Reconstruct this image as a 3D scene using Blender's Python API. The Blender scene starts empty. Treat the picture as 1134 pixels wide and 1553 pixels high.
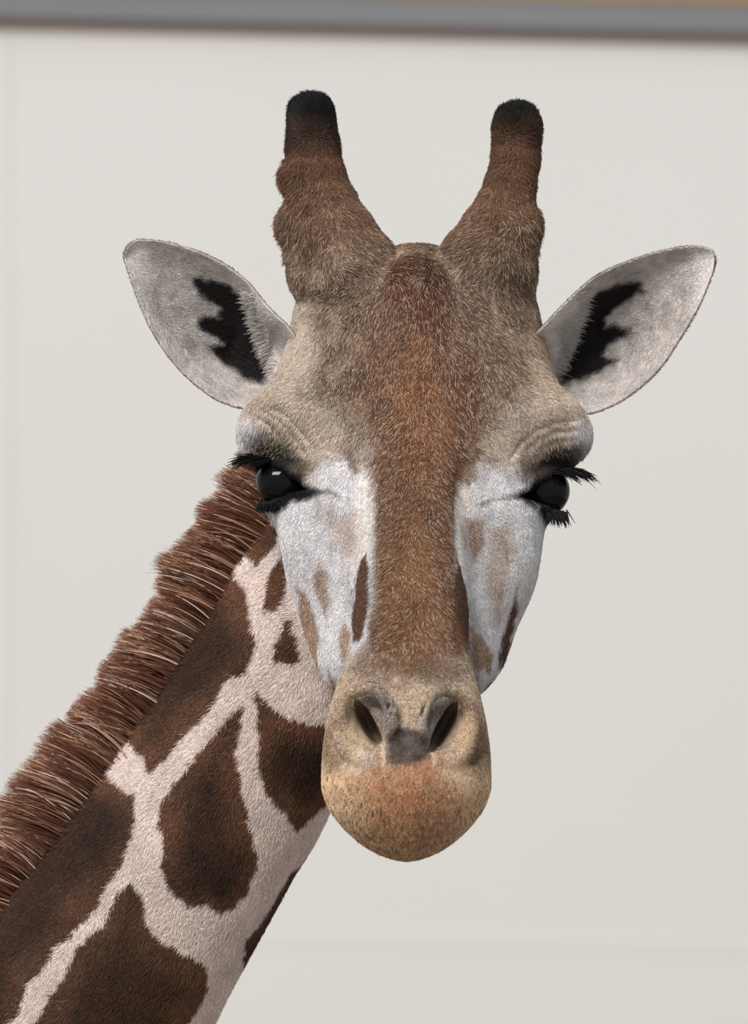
import bpy, math
import numpy as np
from mathutils import Vector

rng = np.random.default_rng(7)
# ------------------------------------------------------------------ camera, light, exposure
S = 1783.0            # photo pixels per metre at the depth of the eyes
D = 8915.0            # camera distance to the eyes, in those units (5 m)
CX, CY = 567.0, 776.5
HC = 3.55             # camera height in metres (viewing platform)

scene = bpy.context.scene
cam_data = bpy.data.cameras.new('camera')
cam = bpy.data.objects.new('camera', cam_data)
scene.collection.objects.link(cam)
cam.location = (0, -D / S, HC)
cam.rotation_euler = (math.pi / 2, 0, 0)
cam_data.sensor_fit = 'VERTICAL'
cam_data.sensor_height = 36.0
cam_data.lens = 36.0 * D / 1553.0
cam_data.clip_end = 200
cam_data.dof.use_dof = True
cam_data.dof.focus_distance = (D - 60) / S
cam_data.dof.aperture_fstop = cam_data.lens / 1000 / 0.026
scene.camera = cam

scene.view_settings.view_transform = 'Standard'
scene.view_settings.look = 'None'
scene.view_settings.gamma = 1.0
scene.view_settings.use_curve_mapping = False
scene.view_settings.exposure = 0.28

world = bpy.data.worlds.new('overcast_sky')
scene.world = world
world.use_nodes = True
bg = world.node_tree.nodes['Background']
bg.inputs['Color'].default_value = (0.90, 0.945, 1.0, 1)
bg.inputs['Strength'].default_value = 0.54

def area(name, loc, target, sx, sy, power, color):
    l = bpy.data.lights.new(name, 'AREA')
    l.shape = 'RECTANGLE'; l.size = sx; l.size_y = sy
    l.energy = power; l.color = color
    o = bpy.data.objects.new(name, l)
    scene.collection.objects.link(o)
    o.location = loc
    o.rotation_euler = (Vector(target) - Vector(loc)).to_track_quat('-Z', 'Y').to_euler()
    return o
# bright opening on the visitors' side: it is what glints in both eyes
area('window_front_offscreen', (-2.6, -4.6, 8.0), (0.0, 0, 3.5), 3.2, 1.6, 560, (1.0, 0.98, 0.96))

# ------------------------------------------------------------------ helpers
def lin(c):
    c = np.asarray(c, dtype=np.float64) / 255.0
    return np.where(c <= 0.04045, c / 12.92, ((c + 0.055) / 1.055) ** 2.4)

def W(px, py, d):
    """photo pixel at depth d -> model point (pixel units)"""
    k = 1 + np.asarray(d, float) / D
    return np.stack([CX + (np.asarray(px, float) - CX) * k, CY + (np.asarray(py, float) - CY) * k,
                     np.broadcast_to(np.asarray(d, float), np.shape(k * np.asarray(px, float)))], -1)

def proj(P):
    k = 1 + P[:, 2] / D
    return CX + (P[:, 0] - CX) / k, CY + (P[:, 1] - CY) / k

def world_pos(P):
    return np.stack([(P[:, 0] - CX) / S, P[:, 2] / S, (CY - P[:, 1]) / S + HC], -1)

def world_dir(V):
    return np.stack([V[:, 0], V[:, 2], -V[:, 1]], -1) / S

def _h(i, j, k, seed):
    n = (i.astype(np.int64) * 73856093) ^ (j.astype(np.int64) * 19349663) ^ (k.astype(np.int64) * 83492791) ^ (seed * 2654435761 & 0x7fffffff)
    n = (n ^ (n >> 13)) * 1274126177 & 0x7fffffff
    return ((n ^ (n >> 16)) & 0xffff) / 65535.0

def noise(P, scale, seed=0):
    q = P / scale
    f = np.floor(q); t = q - f; t = t * t * (3 - 2 * t)
    i, j, k = f[:, 0].astype(int), f[:, 1].astype(int), f[:, 2].astype(int)
    r = 0
    for a in (0, 1):
        for b in (0, 1):
            for c in (0, 1):
                w = (t[:, 0] if a else 1 - t[:, 0]) * (t[:, 1] if b else 1 - t[:, 1]) * (t[:, 2] if c else 1 - t[:, 2])
                r = r + w * _h(i + a, j + b, k + c, seed)
    return r * 2 - 1

def sstep(a, b, x):
    t = np.clip((x - a) / (b - a), 0, 1)
    return t * t * (3 - 2 * t)

def poly_sd(px, py, poly, margin=60):
    poly = np.asarray(poly, float)
    lo = poly.min(0) - margin; hi = poly.max(0) + margin
    out = np.full(px.shape, 1e3)
    m = (px > lo[0]) & (px < hi[0]) & (py > lo[1]) & (py < hi[1])
    if not m.any(): return out
    x, y = px[m], py[m]
    dmin = np.full(x.shape, 1e9); ins = np.zeros(x.shape, bool)
    n = len(poly)
    for i in range(n):
        a, b = poly[i], poly[(i + 1) % n]
        e = b - a
        wx, wy = x - a[0], y - a[1]
        t = np.clip((wx * e[0] + wy * e[1]) / max(e @ e, 1e-9), 0, 1)
        dmin = np.minimum(dmin, (wx - e[0] * t) ** 2 + (wy - e[1] * t) ** 2)
        if e[1] != 0:
            c = ((a[1] > y) != (b[1] > y)) & (x < e[0] * (y - a[1]) / e[1] + a[0])
            ins ^= c
    out[m] = np.sqrt(dmin) * np.where(ins, -1, 1)
    return out

# ------------------------------------------------------------------ materials
def mat(name):
    m = bpy.data.materials.new(name); m.use_nodes = True
    nt = m.node_tree
    return m, nt, nt.nodes['Principled BSDF']

def noise_mat(name, c1, c2, scale, rough=0.8, bump=0.0, stretch=(1, 1, 1), detail=4):
    m, nt, p = mat(name)
    tc = nt.nodes.new('ShaderNodeTexCoord'); mp = nt.nodes.new('ShaderNodeMapping')
    mp.inputs['Scale'].default_value = stretch
    nz = nt.nodes.new('ShaderNodeTexNoise'); nz.inputs['Scale'].default_value = scale; nz.inputs['Detail'].default_value = detail
    rp = nt.nodes.new('ShaderNodeValToRGB')
    rp.color_ramp.elements[0].position = 0.3; rp.color_ramp.elements[1].position = 0.7
    rp.color_ramp.elements[0].color = (*lin(c1), 1); rp.color_ramp.elements[1].color = (*lin(c2), 1)
    nt.links.new(tc.outputs['Object'], mp.inputs['Vector']); nt.links.new(mp.outputs['Vector'], nz.inputs['Vector'])
    nt.links.new(nz.outputs['Fac'], rp.inputs['Fac']); nt.links.new(rp.outputs['Color'], p.inputs['Base Color'])
    p.inputs['Roughness'].default_value = rough
    if bump:
        b = nt.nodes.new('ShaderNodeBump'); b.inputs['Strength'].default_value = bump; b.inputs['Distance'].default_value = 0.01
        nt.links.new(nz.outputs['Fac'], b.inputs['Height']); nt.links.new(b.outputs['Normal'], p.inputs['Normal'])
    return m

M_WALL = noise_mat('painted_wall', (240, 236, 230), (244, 240, 235), 0.6, 0.9)
M_FLOOR = noise_mat('sandy_floor', (150, 135, 115), (175, 160, 138), 3.0, 0.95, 0.4)
M_BEAM = noise_mat('weathered_beam', (130, 130, 131), (146, 146, 147), 1.5, 0.8, 0, (0.2, 1, 2))
M_STRIP = noise_mat('dark_soffit', (116, 98, 88), (130, 112, 100), 1.5, 0.85, 0, (0.3, 1, 1))
M_OCHRE = noise_mat('ochre_board', (186, 150, 104), (172, 140, 100), 1.2, 0.8)

m, nt, p = mat('giraffe_skin')
at = nt.nodes.new('ShaderNodeAttribute'); at.attribute_name = 'coat'
nz = nt.nodes.new('ShaderNodeTexNoise'); nz.inputs['Scale'].default_value = 420; nz.inputs['Detail'].default_value = 3
mx = nt.nodes.new('ShaderNodeMix'); mx.data_type = 'RGBA'; mx.blend_type = 'MULTIPLY'
mr = nt.nodes.new('ShaderNodeMapRange'); mr.inputs['To Min'].default_value = 0.65; mr.inputs['To Max'].default_value = 1.25
nt.links.new(nz.outputs['Fac'], mr.inputs['Value'])
mx.inputs['Factor'].default_value = 1.0
nt.links.new(at.outputs['Color'], mx.inputs['A']); nt.links.new(mr.outputs['Result'], mx.inputs['B'])
nt.links.new(mx.outputs['Result'], p.inputs['Base Color'])
bp = nt.nodes.new('ShaderNodeBump'); bp.inputs['Strength'].default_value = 0.5; bp.inputs['Distance'].default_value = 0.0015
nt.links.new(nz.outputs['Fac'], bp.inputs['Height']); nt.links.new(bp.outputs['Normal'], p.inputs['Normal'])
p.inputs['Roughness'].default_value = 0.7; p.inputs['Specular IOR Level'].default_value = 0.25
M_SKIN = m

def hair_mat(name, tip_gain, rough=0.55, spec=0.35):
    m, nt, p = mat(name)
    at = nt.nodes.new('ShaderNodeAttribute'); at.attribute_name = 'hair_color'
    hi = nt.nodes.new('ShaderNodeHairInfo')
    mr = nt.nodes.new('ShaderNodeMapRange')
    mr.inputs['From Min'].default_value = 0.2; mr.inputs['To Min'].default_value = 1.0; mr.inputs['To Max'].default_value = tip_gain
    mx = nt.nodes.new('ShaderNodeMix'); mx.data_type = 'RGBA'; mx.blend_type = 'MULTIPLY'; mx.inputs['Factor'].default_value = 1.0
    nt.links.new(hi.outputs['Intercept'], mr.inputs['Value'])
    nt.links.new(at.outputs['Color'], mx.inputs['A']); nt.links.new(mr.outputs['Result'], mx.inputs['B'])
    nt.links.new(mx.outputs['Result'], p.inputs['Base Color'])
    p.inputs['Roughness'].default_value = rough; p.inputs['Specular IOR Level'].default_value = spec
    return m
M_FUR = hair_mat('coat_fur', 1.0, 0.55, 0.2)
M_MANE = hair_mat('mane_hair', 1.5)
M_LASH = hair_mat('black_lash', 1.0, 0.5, 0.15)

m, nt, p = mat('eye_gloss')
tc = nt.nodes.new('ShaderNodeTexNoise'); tc.inputs['Scale'].default_value = 60
rp = nt.nodes.new('ShaderNodeValToRGB')
rp.color_ramp.elements[0].color = (0.002, 0.002, 0.003, 1); rp.color_ramp.elements[1].color = (0.006, 0.005, 0.005, 1)
nt.links.new(tc.outputs['Fac'], rp.inputs['Fac']); nt.links.new(rp.outputs['Color'], p.inputs['Base Color'])
p.inputs['Roughness'].default_value = 0.04; p.inputs['Specular IOR Level'].default_value = 0.12
M_EYE = m

# ------------------------------------------------------------------ setting
def add_mesh(name, verts, faces, material, parent=None, smooth=False):
    me = bpy.data.meshes.new(name)
    me.from_pydata([tuple(v) for v in verts], [], [tuple(f) for f in faces])
    me.materials.append(material)
    if smooth: me.shade_smooth()
    o = bpy.data.objects.new(name, me)
    scene.collection.objects.link(o)
    if parent: o.parent = parent
    return o

def box(name, lo, hi, material, parent=None, roll=0.0, bevel=0.01):
    import bmesh
    bm = bmesh.new()
    bmesh.ops.create_cube(bm, size=1)
    c = [(a + b) / 2 for a, b in zip(lo, hi)]
    for v in bm.verts:
        for i in range(3): v.co[i] *= (hi[i] - lo[i])
    if bevel: bmesh.ops.bevel(bm, geom=bm.edges[:], offset=bevel, segments=2, affect='EDGES')
    me = bpy.data.meshes.new(name); bm.to_mesh(me); bm.free()
    me.materials.append(material)
    o = bpy.data.objects.new(name, me); scene.collection.objects.link(o)
    o.location = c; o.rotation_euler = (0, roll, 0)
    if parent: o.parent = parent
    return o

YW = 8.0   # front face of the wall behind the giraffe
def struct(o, label=None):
    o['kind'] = 'structure'
    if label: o['label'] = label
    return o
struct(box('floor', (-9, -7, -0.2), (9, 9, 0.0), M_FLOOR, bevel=0), 'pale sandy floor of the enclosure')
struct(box('wall_back', (-9, YW, 0.0), (9, YW + 0.3, 6.2), M_WALL, bevel=0), 'smooth off-white painted wall behind the giraffe')

def at_wall(px, py, y):
    k = (y + D / S) / (D / S) / S
    return (px - CX) * k, HC + (CY - py) * k
def ledge(name, y_top, y_bot, out, material, label):
    """long level-looking board across the wall, sagging slightly to one side; heights are those at mid frame"""
    yf = YW - out
    zt, zb = at_wall(CX, y_top, yf)[1], at_wall(CX, y_bot, yf)[1]
    o = box(name, (-8.5, yf, zb), (8.5, YW + 0.02, zt), material, roll=0.0215, bevel=0.006)
    return struct(o, label)
ledge('trim_1', -4, 40, 0.055, M_BEAM, 'weathered grey beam along the top of the wall')
ledge('trim_2', 40, 52, 0.042, M_STRIP, 'dark brown batten under the grey beam')
ledge('trim_3', -120, -5, 0.045, M_OCHRE, 'ochre board above the grey beam')
ledge('trim_4', 1412, 1440, 0.0025, M_WALL, 'thin pale rail low on the wall')
xp = at_wall(16, 0, YW)[0]
struct(box('trim_5', (xp - 0.5, YW - 0.012, 0), (xp, YW + 0.02, at_wall(0, 60, YW)[1]), M_WALL, bevel=0.004), 'pale pilaster of the wall')

# ------------------------------------------------------------------ giraffe: implicit surface on a grid
H = 4.5
X0, X1, Y0, Y1, Z0, Z1 = -330.0, 940.0, 110.0, 1860.0, -440.0, 470.0
gx = np.arange(X0, X1, H, dtype=np.float32); gy = np.arange(Y0, Y1, H, dtype=np.float32); gz = np.arange(Z0, Z1, H, dtype=np.float32)
SHP = (len(gx), len(gy), len(gz))

def curve(y, ys, vs):
    """monotone-ish cubic through stations"""
    ys = np.asarray(ys, float); vs = np.asarray(vs, float)
    h = np.diff(ys); dl = np.diff(vs) / h
    mm = np.zeros_like(vs); mm[1:-1] = np.where(dl[:-1] * dl[1:] > 0, 2 * dl[:-1] * dl[1:] / (dl[:-1] + dl[1:] + 1e-12), 0)
    mm[0], mm[-1] = dl[0], dl[-1]
    y = np.clip(y, ys[0], ys[-1])
    i = np.clip(np.searchsorted(ys, y) - 1, 0, len(h) - 1)
    t = (y - ys[i]) / h[i]
    return ((1 + 2 * t) * (1 - t) ** 2 * vs[i] + t * (1 - t) ** 2 * h[i] * mm[i] + t * t * (3 - 2 * t) * vs[i + 1] + t * t * (t - 1) * h[i] * mm[i + 1])

def smin(a, b, k):
    if k <= 0: return np.minimum(a, b)
    h = np.clip(k - np.abs(a - b), 0, None) / k
    return np.minimum(a, b) - h * h * k * 0.25
def smax(a, b, k): return -smin(-a, -b, k)

def loft(st):
    st = np.array(st, float)      # y, cx, a, f, m, b, ef, eb
    y, cx, a, f, m_, b, ef, eb = st.T
    k = 1 + m_ / D
    yy = CY + (y - CY) * k; cx = CX + (cx - CX) * k; a = a * k
    c = lambda v: curve(gy, yy, v).astype(np.float32)[None, :, None]
    cxg, ag, fg, mg, bg_, efg, ebg = c(cx), np.maximum(c(a), 3), c(f), c(m_), c(b), c(ef), c(eb)
    s = np.abs(gx[:, None, None] - cxg) / ag
    dz = gz[None, None, :] - mg
    front = dz < 0
    t = np.where(front, -dz / np.maximum(mg - fg, 5), dz / np.maximum(bg_ - mg, 5))
    e = np.where(front, efg, ebg)
    g = (np.power(s, e) + np.power(t, e)) ** (1 / e) - 1
    G = np.gradient(g, H)
    lat = G[0] ** 2 + G[2] ** 2
    nrm = np.sqrt(lat + np.minimum(G[1] ** 2, 2 * lat))
    del G
    d = g / np.maximum(nrm, 1e-3)
    over = np.maximum(yy[0] - gy, gy - yy[-1]).astype(np.float32)[None, :, None]
    d = np.maximum(d, over)
    return np.clip(d, -400, 400).astype(np.float32)

def sub(lo, hi):
    sl = []
    for g, a, b in zip((gx, gy, gz), lo, hi):
        i0 = max(int((a - g[0]) / H) - 1, 0); i1 = min(int((b - g[0]) / H) + 2, len(g))
        sl.append(slice(i0, max(i1, i0 + 1)))
    return tuple(sl)
def coords(sl):
    return gx[sl[0]][:, None, None], gy[sl[1]][None, :, None], gz[sl[2]][None, None, :]

def ellipsoid(F, c, r, k=20, rot=0.0, cut=False):
    """c = photo pixel + depth, r = semi axes, rot = turn in the picture plane"""
    c = W(*c); R = max(r) + abs(k) * 2 + 20
    sl = sub(c - R, c + R); x, y, z = coords(sl)
    dx, dy, dz = x - c[0], y - c[1], z - c[2]
    co, si = math.cos(rot), math.sin(rot)
    u, v = dx * co + dy * si, -dx * si + dy * co
    q = np.sqrt((u / r[0]) ** 2 + (v / r[1]) ** 2 + (dz / r[2]) ** 2)
    q2 = np.sqrt((u / r[0] ** 2) ** 2 + (v / r[1] ** 2) ** 2 + (dz / r[2] ** 2) ** 2)
    d = (q * (q - 1) / np.maximum(q2, 1e-6)).astype(np.float32)
    F[sl] = smax(F[sl], -d, k) if cut else smin(F[sl], d, k)

def chain(F, pts, k=20, kin=10, dscale=1.0):
    """round cones through (px, py, depth, radius)"""
    P = [np.append(W(*p[:3]), p[3]) for p in pts]
    for a, b in zip(P[:-1], P[1:]):
        R = max(a[3], b[3]) / min(dscale, 1) + k * 2 + 20
        sl = sub(np.minimum(a[:3], b[:3]) - R, np.maximum(a[:3], b[:3]) + R)
        x, y, z = coords(sl)
        e = b[:3] - a[:3]
        t = np.clip(((x - a[0]) * e[0] + (y - a[1]) * e[1] + (z - a[2]) * e[2]) / (e @ e), 0, 1)
        ts = t
        d = np.sqrt((x - a[0] - e[0] * t) ** 2 + (y - a[1] - e[1] * t) ** 2 + ((z - a[2] - e[2] * t) * dscale) ** 2) - (a[3] + (b[3] - a[3]) * ts)
        F[sl] = smin(F[sl], d.astype(np.float32), k)

# broad head: forehead, cheeks and jaw      y    cx    a    f    m    b   ef  eb
HEAD = loft([(374, 632, 20, 90, 130, 165, 2, 2), (384, 632, 78, 60, 130, 190, 2, 2), (405, 632, 132, 30, 125, 225, 2.1, 2),
             (432, 632, 168, 6, 120, 245, 2.2, 2), (462, 631, 181, -12, 115, 262, 2.2, 2), (505, 631, 190, -32, 110, 285, 2.1, 2),
             (552, 630, 203, -50, 95, 300, 2.0, 2), (600, 628, 222, -64, 80, 310, 1.9, 2), (645, 627, 236, -74, 65, 312, 1.8, 2),
             (690, 626, 232, -86, 60, 310, 1.75, 2), (730, 625, 229, -100, 60, 305, 1.7, 2), (765, 624, 226, -112, 60, 300, 1.65, 2),
             (800, 622, 203, -124, 60, 285, 1.6, 2), (850, 622, 183, -142, 58, 258, 1.55, 2), (900, 622, 173, -160, 48, 215, 1.55, 2),
             (950, 621, 161, -178, 30, 165, 1.6, 2), (1000, 620, 145, -195, 0, 110, 1.7, 2), (1035, 620, 122, -200, -30, 60, 1.8, 2),
             (1060, 620, 92, -195, -60, 10, 2, 2), (1078, 620, 50, -180, -90, -40, 2, 2), (1088, 620, 12, -160, -110, -80, 2, 2)])
NOSE = loft([(560, 630, 26, -46, -20, 60, 2.2, 2), (600, 629, 50, -72, 0, 60, 2.2, 2), (650, 627, 66, -98, 0, 60, 2.2, 2),
             (700, 625, 74, -126, -10, 50, 2.2, 2), (750, 625, 78, -156, -30, 30, 2.2, 2), (800, 624, 81, -188, -55, 10, 2.2, 2),
             (850, 623, 84, -222, -85, -20, 2.2, 2), (900, 622, 86, -256, -120, -40, 2.2, 2), (950, 621, 88, -288, -160, -60, 2.2, 2),
             (1000, 619, 94, -320, -200, -80, 2.2, 2), (1050, 617, 109, -350, -240, -95, 2.3, 2), (1100, 616, 121, -374, -262, -105, 2.3, 2),
             (1150, 616, 127, -390, -272, -115, 2.2, 2), (1190, 616, 128, -395, -276, -125, 2.2, 2), (1220, 616, 120, -392, -278, -140, 2.1, 2),
             (1245, 616, 104, -384, -280, -160, 2.1, 2), (1270, 616, 80, -370, -282, -190, 2.0, 2), (1290, 616, 52, -350, -284, -220, 2, 2),
             (1301, 616, 26, -328, -286, -245, 2, 2), (1306, 616, 6, -308, -287, -265, 2, 2)])
F = smin(HEAD, NOSE, 20)
del HEAD, NOSE
# horns (ossicones)
chain(F, [(472, 181, 95, 36), (474, 222, 92, 38), (479, 268, 88, 42), (489, 315, 85, 52), (505, 362, 82, 64), (530, 415, 80, 76), (556, 465, 85, 84)], 8)
chain(F, [(784, 196, 95, 37), (782, 240, 92, 34), (774, 280, 88, 36), (766, 318, 86, 44), (754, 356, 82, 56), (736, 402, 80, 70), (714, 455, 85, 84)], 8)
ellipsoid(F, (448, 266, 90), (18, 22, 28), 14); ellipsoid(F, (450, 342, 85), (26, 30, 36), 16)
ellipsoid(F, (794, 340, 85), (20, 26, 34), 14); ellipsoid(F, (462, 405, 85), (26, 50, 46), 16); ellipsoid(F, (788, 410, 85), (24, 50, 46), 16)
ellipsoid(F, (628, 462, 4), (44, 74, 46), 40)          # median bump on the forehead
# brows, cheek bones
ellipsoid(F, (414, 656, 58), (54, 50, 74), 34); ellipsoid(F, (846, 660, 58), (50, 48, 74), 34)
ellipsoid(F, (470, 620, 10), (70, 40, 60), 50); ellipsoid(F, (790, 625, 10), (70, 40, 60), 50)
ellipsoid(F, (482, 830, -8), (44, 80, 46), 60); ellipsoid(F, (768, 835, -8), (44, 80, 46), 60)
# ear roots
chain(F, [(470, 560, 190, 34), (446, 552, 250, 28)], 20); chain(F, [(795, 560, 190, 34), (822, 556, 250, 28)], 20)
# nostrils
for sx, cx_ in ((-1, 561), (1, 679)):
    ell = lambda px_, py_, d_, r_, k_, rot_, cut_=False: ellipsoid(F, (616 + sx * (px_ - 616), py_ + (3 if sx > 0 else 0), d_), r_, k_, sx * rot_, cut_)
    # flared rim round the opening, thick on its outer side
    ringpts = []
    for a in np.linspace(-1.9, 3.3, 18):
        ux, uy = 39 * math.sin(a), -55 * math.cos(a)
        off = 61 + ux
        dsurf = -262 - 116 * (1 - (off / 123) ** 2.3) ** 0.435
        ringpts.append((616 + sx * off, 1096 + uy + (3 if sx > 0 else 0), dsurf - 3, 10.5 if ux > 0 else 7.5))
    chain(F, ringpts, 9)
    for a in np.linspace(0.2, 2.4, 9):      # crease outside the rim
        off = 61 + 57 * math.sin(a)
        ds = -262 - 116 * max(0, 1 - (min(off, 121) / 123) ** 2.3) ** 0.435
        ellipsoid(F, (616 + sx * off, 1098 - 72 * math.cos(a), ds - 4), (6, 13, 12), 10, sx * (a - 1.57), True)
    
    ell(674, 1099, -380, (12.5, 45, 130), 6, 0.5, True)
    ell(686, 1104, -376, (15, 34, 40), 14, 0.35, True)
    ell(642, 1074, -400, (3.5, 20, 26), 6, 0.3, True)
# eyes: opening cut in front of each eyeball
EYES = [dict(c=(430, 731, 30), r=42, al=[(372, 694), (398, 694), (424, 705), (445, 721), (470, 742), (445, 751), (420, 759), (396, 763), (372, 763)], s=-1),
        dict(c=(823, 744, 30), r=41, al=[(884, 711), (852, 711), (826, 722), (803, 740), (784, 753), (806, 762), (828, 770), (850, 774), (884, 772)], s=1)]
for e in EYES:
    c = W(*e['c']); sl = sub(c - 130, c + 130); x, y, z = coords(sl)
    xx, yy = np.meshgrid(x.ravel(), y.ravel(), indexing='ij')
    k = 1 + e['c'][2] / D
    sd = poly_sd(((xx.ravel() - CX) / k + CX), ((yy.ravel() - CY) / k + CY), e['al'], 300).reshape(xx.shape)
    cut = np.maximum(sd[:, :, None], z - (e['c'][2] + 14)).astype(np.float32)
    F[sl] = smax(F[sl], -cut, 5)
for e in EYES:   # lids
    s, c = e['s'], e['c']
    al = e['al']
    up = [al[1], al[2], al[3], al[4]]; lo = [al[4], al[5], al[6], al[7]]
    def lid(pts, off, r):
        out = []
        for (px_, py_) in pts:
            q = (e['r'] + 2) ** 2 - (px_ - c[0]) ** 2 - (py_ - c[1]) ** 2
            out.append((px_, py_ + off, c[2] - math.sqrt(max(q, 30)), r))
        return out
    chain(F, lid(up, -4, 6.5), 8); chain(F, lid(lo, 4, 6), 8)
FHEAD = F
# neck
NK = [(575, 790, 235, 146), (487, 938, 235, 155), (334, 1198, 238, 164), (154, 1477, 244, 188), (-70, 1820, 255, 226), (-700, 2750, 300, 300)]
FN = np.full(SHP, 400, np.float32)
chain(FN, NK[:5] + [(-200, 2010, 262, 240)], 12, dscale=1.12)
F = smin(FHEAD, FN, 10)
# close the grid border
F[0] = F[-1] = 5; F[:, 0] = F[:, -1] = 5; F[:, :, 0] = F[:, :, -1] = 5

def surface_nets(F, org, h):
    ins = F < 0
    nx, ny, nz_ = F.shape
    cs = [(i, j, k) for i in (0, 1) for j in (0, 1) for k in (0, 1)]
    cnt = np.zeros((nx - 1, ny - 1, nz_ - 1), np.int8)
    for i, j, k in cs: cnt += ins[i:nx - 1 + i, j:ny - 1 + j, k:nz_ - 1 + k]
    act = (cnt > 0) & (cnt < 8)
    ci = np.argwhere(act)
    idx = np.full(act.shape, -1, np.int32); idx[act] = np.arange(len(ci))
    val = np.stack([F[ci[:, 0] + i, ci[:, 1] + j, ci[:, 2] + k] for i, j, k in cs], 1).astype(np.float64)
    acc = np.zeros((len(ci), 3)); n = np.zeros(len(ci))
    for a in range(8):
        for b in range(a + 1, 8):
            if sum(abs(cs[a][q] - cs[b][q]) for q in range(3)) != 1: continue
            va, vb = val[:, a], val[:, b]
            m = (va < 0) != (vb < 0)
            t = np.where(m, va / np.where(m, va - vb, 1), 0)
            p = np.array(cs[a])[None] + t[:, None] * (np.array(cs[b]) - np.array(cs[a]))[None]
            acc += p * m[:, None]; n += m
    V = (ci + acc / n[:, None]) * h + np.asarray(org)
    quads = []
    for ax in range(3):
        o1, o2 = (ax + 1) % 3, (ax + 2) % 3
        A = np.moveaxis(ins, (ax, o1, o2), (0, 1, 2)); I = np.moveaxis(idx, (ax, o1, o2), (0, 1, 2))
        ch = A[:-1, 1:-1, 1:-1] != A[1:, 1:-1, 1:-1]
        e = np.argwhere(ch)
        i, j, k = e[:, 0], e[:, 1] + 1, e[:, 2] + 1
        q = np.stack([I[i, j - 1, k - 1], I[i, j, k - 1], I[i, j, k], I[i, j - 1, k]], 1)
        flip = ~A[i, j, k]
        q[flip] = q[flip][:, ::-1]
        quads.append(q)
    return V, np.concatenate(quads)

V, Q = surface_nets(F, (X0, Y0, Z0), H)
def sample(F, P):
    ix = np.clip(((P - np.array([X0, Y0, Z0])) / H + 0.5).astype(int), 0, np.array(SHP) - 1)
    return F[ix[:, 0], ix[:, 1], ix[:, 2]]
neckish = sample(FHEAD, V) - sample(FN, V)      # > 0 on the neck
REG = np.where(neckish > 0, 1, 0)               # 0 head, 1 neck, 2/3 ears
del F, FN
def vnormals(V, Q):
    n = np.cross(V[Q[:, 2]] - V[Q[:, 0]], V[Q[:, 3]] - V[Q[:, 1]])
    vn = np.zeros_like(V)
    for c in range(4):
        for ax in range(3): vn[:, ax] += np.bincount(Q[:, c], n[:, ax], len(V))
    return vn / np.maximum(np.linalg.norm(vn, axis=1, keepdims=True), 1e-9)
VN = vnormals(V, Q)
# the quads must face outward: in model space (x right, y down, z away) check against the centre of the skull
ref = np.argmin(V[:, 2])
if VN[ref, 2] > 0: Q = Q[:, ::-1]; VN = -VN

# relax the surface a little, then press in the folds of skin over the eyes
for it in range(2):
    acc = np.zeros_like(V); n = np.zeros(len(V))
    for c in range(4):
        for o in (1, 3):
            for ax in range(3): acc[:, ax] += np.bincount(Q[:, c], V[Q[:, (c + o) % 4], ax], len(V))
            n += np.bincount(Q[:, c], minlength=len(V))
    V = V + 0.4 * (acc / np.maximum(n, 1)[:, None] - V)
VN = vnormals(V, Q)

FOLDS = [[(405, 622), (425, 634), (440, 652), (452, 668), (462, 684)], [(412, 616), (436, 628), (454, 648), (466, 664)], [(395, 632), (412, 644), (428, 662)],
         [(868, 634), (838, 638), (808, 650), (788, 668), (774, 690)], [(868, 648), (838, 652), (812, 662), (796, 678)], [(866, 662), (844, 664), (822, 674)]]
def fold_dist(px, py):
    out = np.full(px.shape, 1e3)
    m = (py > 600) & (py < 705) & ((px < 490) | (px > 755))
    x, y = px[m], py[m]; d = np.full(x.shape, 1e9)
    for pl in FOLDS:
        for a, b in zip(pl[:-1], pl[1:]):
            e = np.array(b, float) - np.array(a); t = np.clip(((x - a[0]) * e[0] + (y - a[1]) * e[1]) / (e @ e), 0, 1)
            d = np.minimum(d, np.hypot(x - a[0] - e[0] * t, y - a[1] - e[1] * t))
    out[m] = d
    return out
px, py = proj(V)
fd = fold_dist(px, py)
V = V - VN * (np.where(V[:, 0] < 600, 3.8, 2.8) * np.exp(-(fd / 3.5) ** 2) * (REG == 0))[:, None]

# ---- ears: curved shells, joined to the same body mesh
def resample(pts, n):
    pts = np.array(pts, float); d = np.r_[0, np.cumsum(np.hypot(*np.diff(pts, axis=0).T))]; d /= d[-1]
    t = np.linspace(0, 1, n)
    return np.stack([curve(t, d, pts[:, 0]), curve(t, d, pts[:, 1])], -1)
EAR_L = ([(452, 520), (437, 497), (415, 476), (398, 457), (375, 429), (335, 399), (285, 377), (240, 366), (212, 364), (197, 371), (190, 383)],
         [(430, 612), (400, 618), (372, 618), (340, 610), (300, 585), (262, 547), (228, 495), (205, 440), (193, 405), (189, 392), (190, 384)])
EAR_R = ([(808, 512), (826, 494), (848, 470), (872, 446), (905, 419), (950, 398), (1000, 382), (1048, 374), (1070, 376), (1080, 383), (1083, 394)],
         [(835, 622), (862, 628), (888, 627), (920, 618), (960, 595), (1000, 558), (1030, 514), (1058, 466), (1076, 424), (1082, 405), (1083, 395)])
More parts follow.
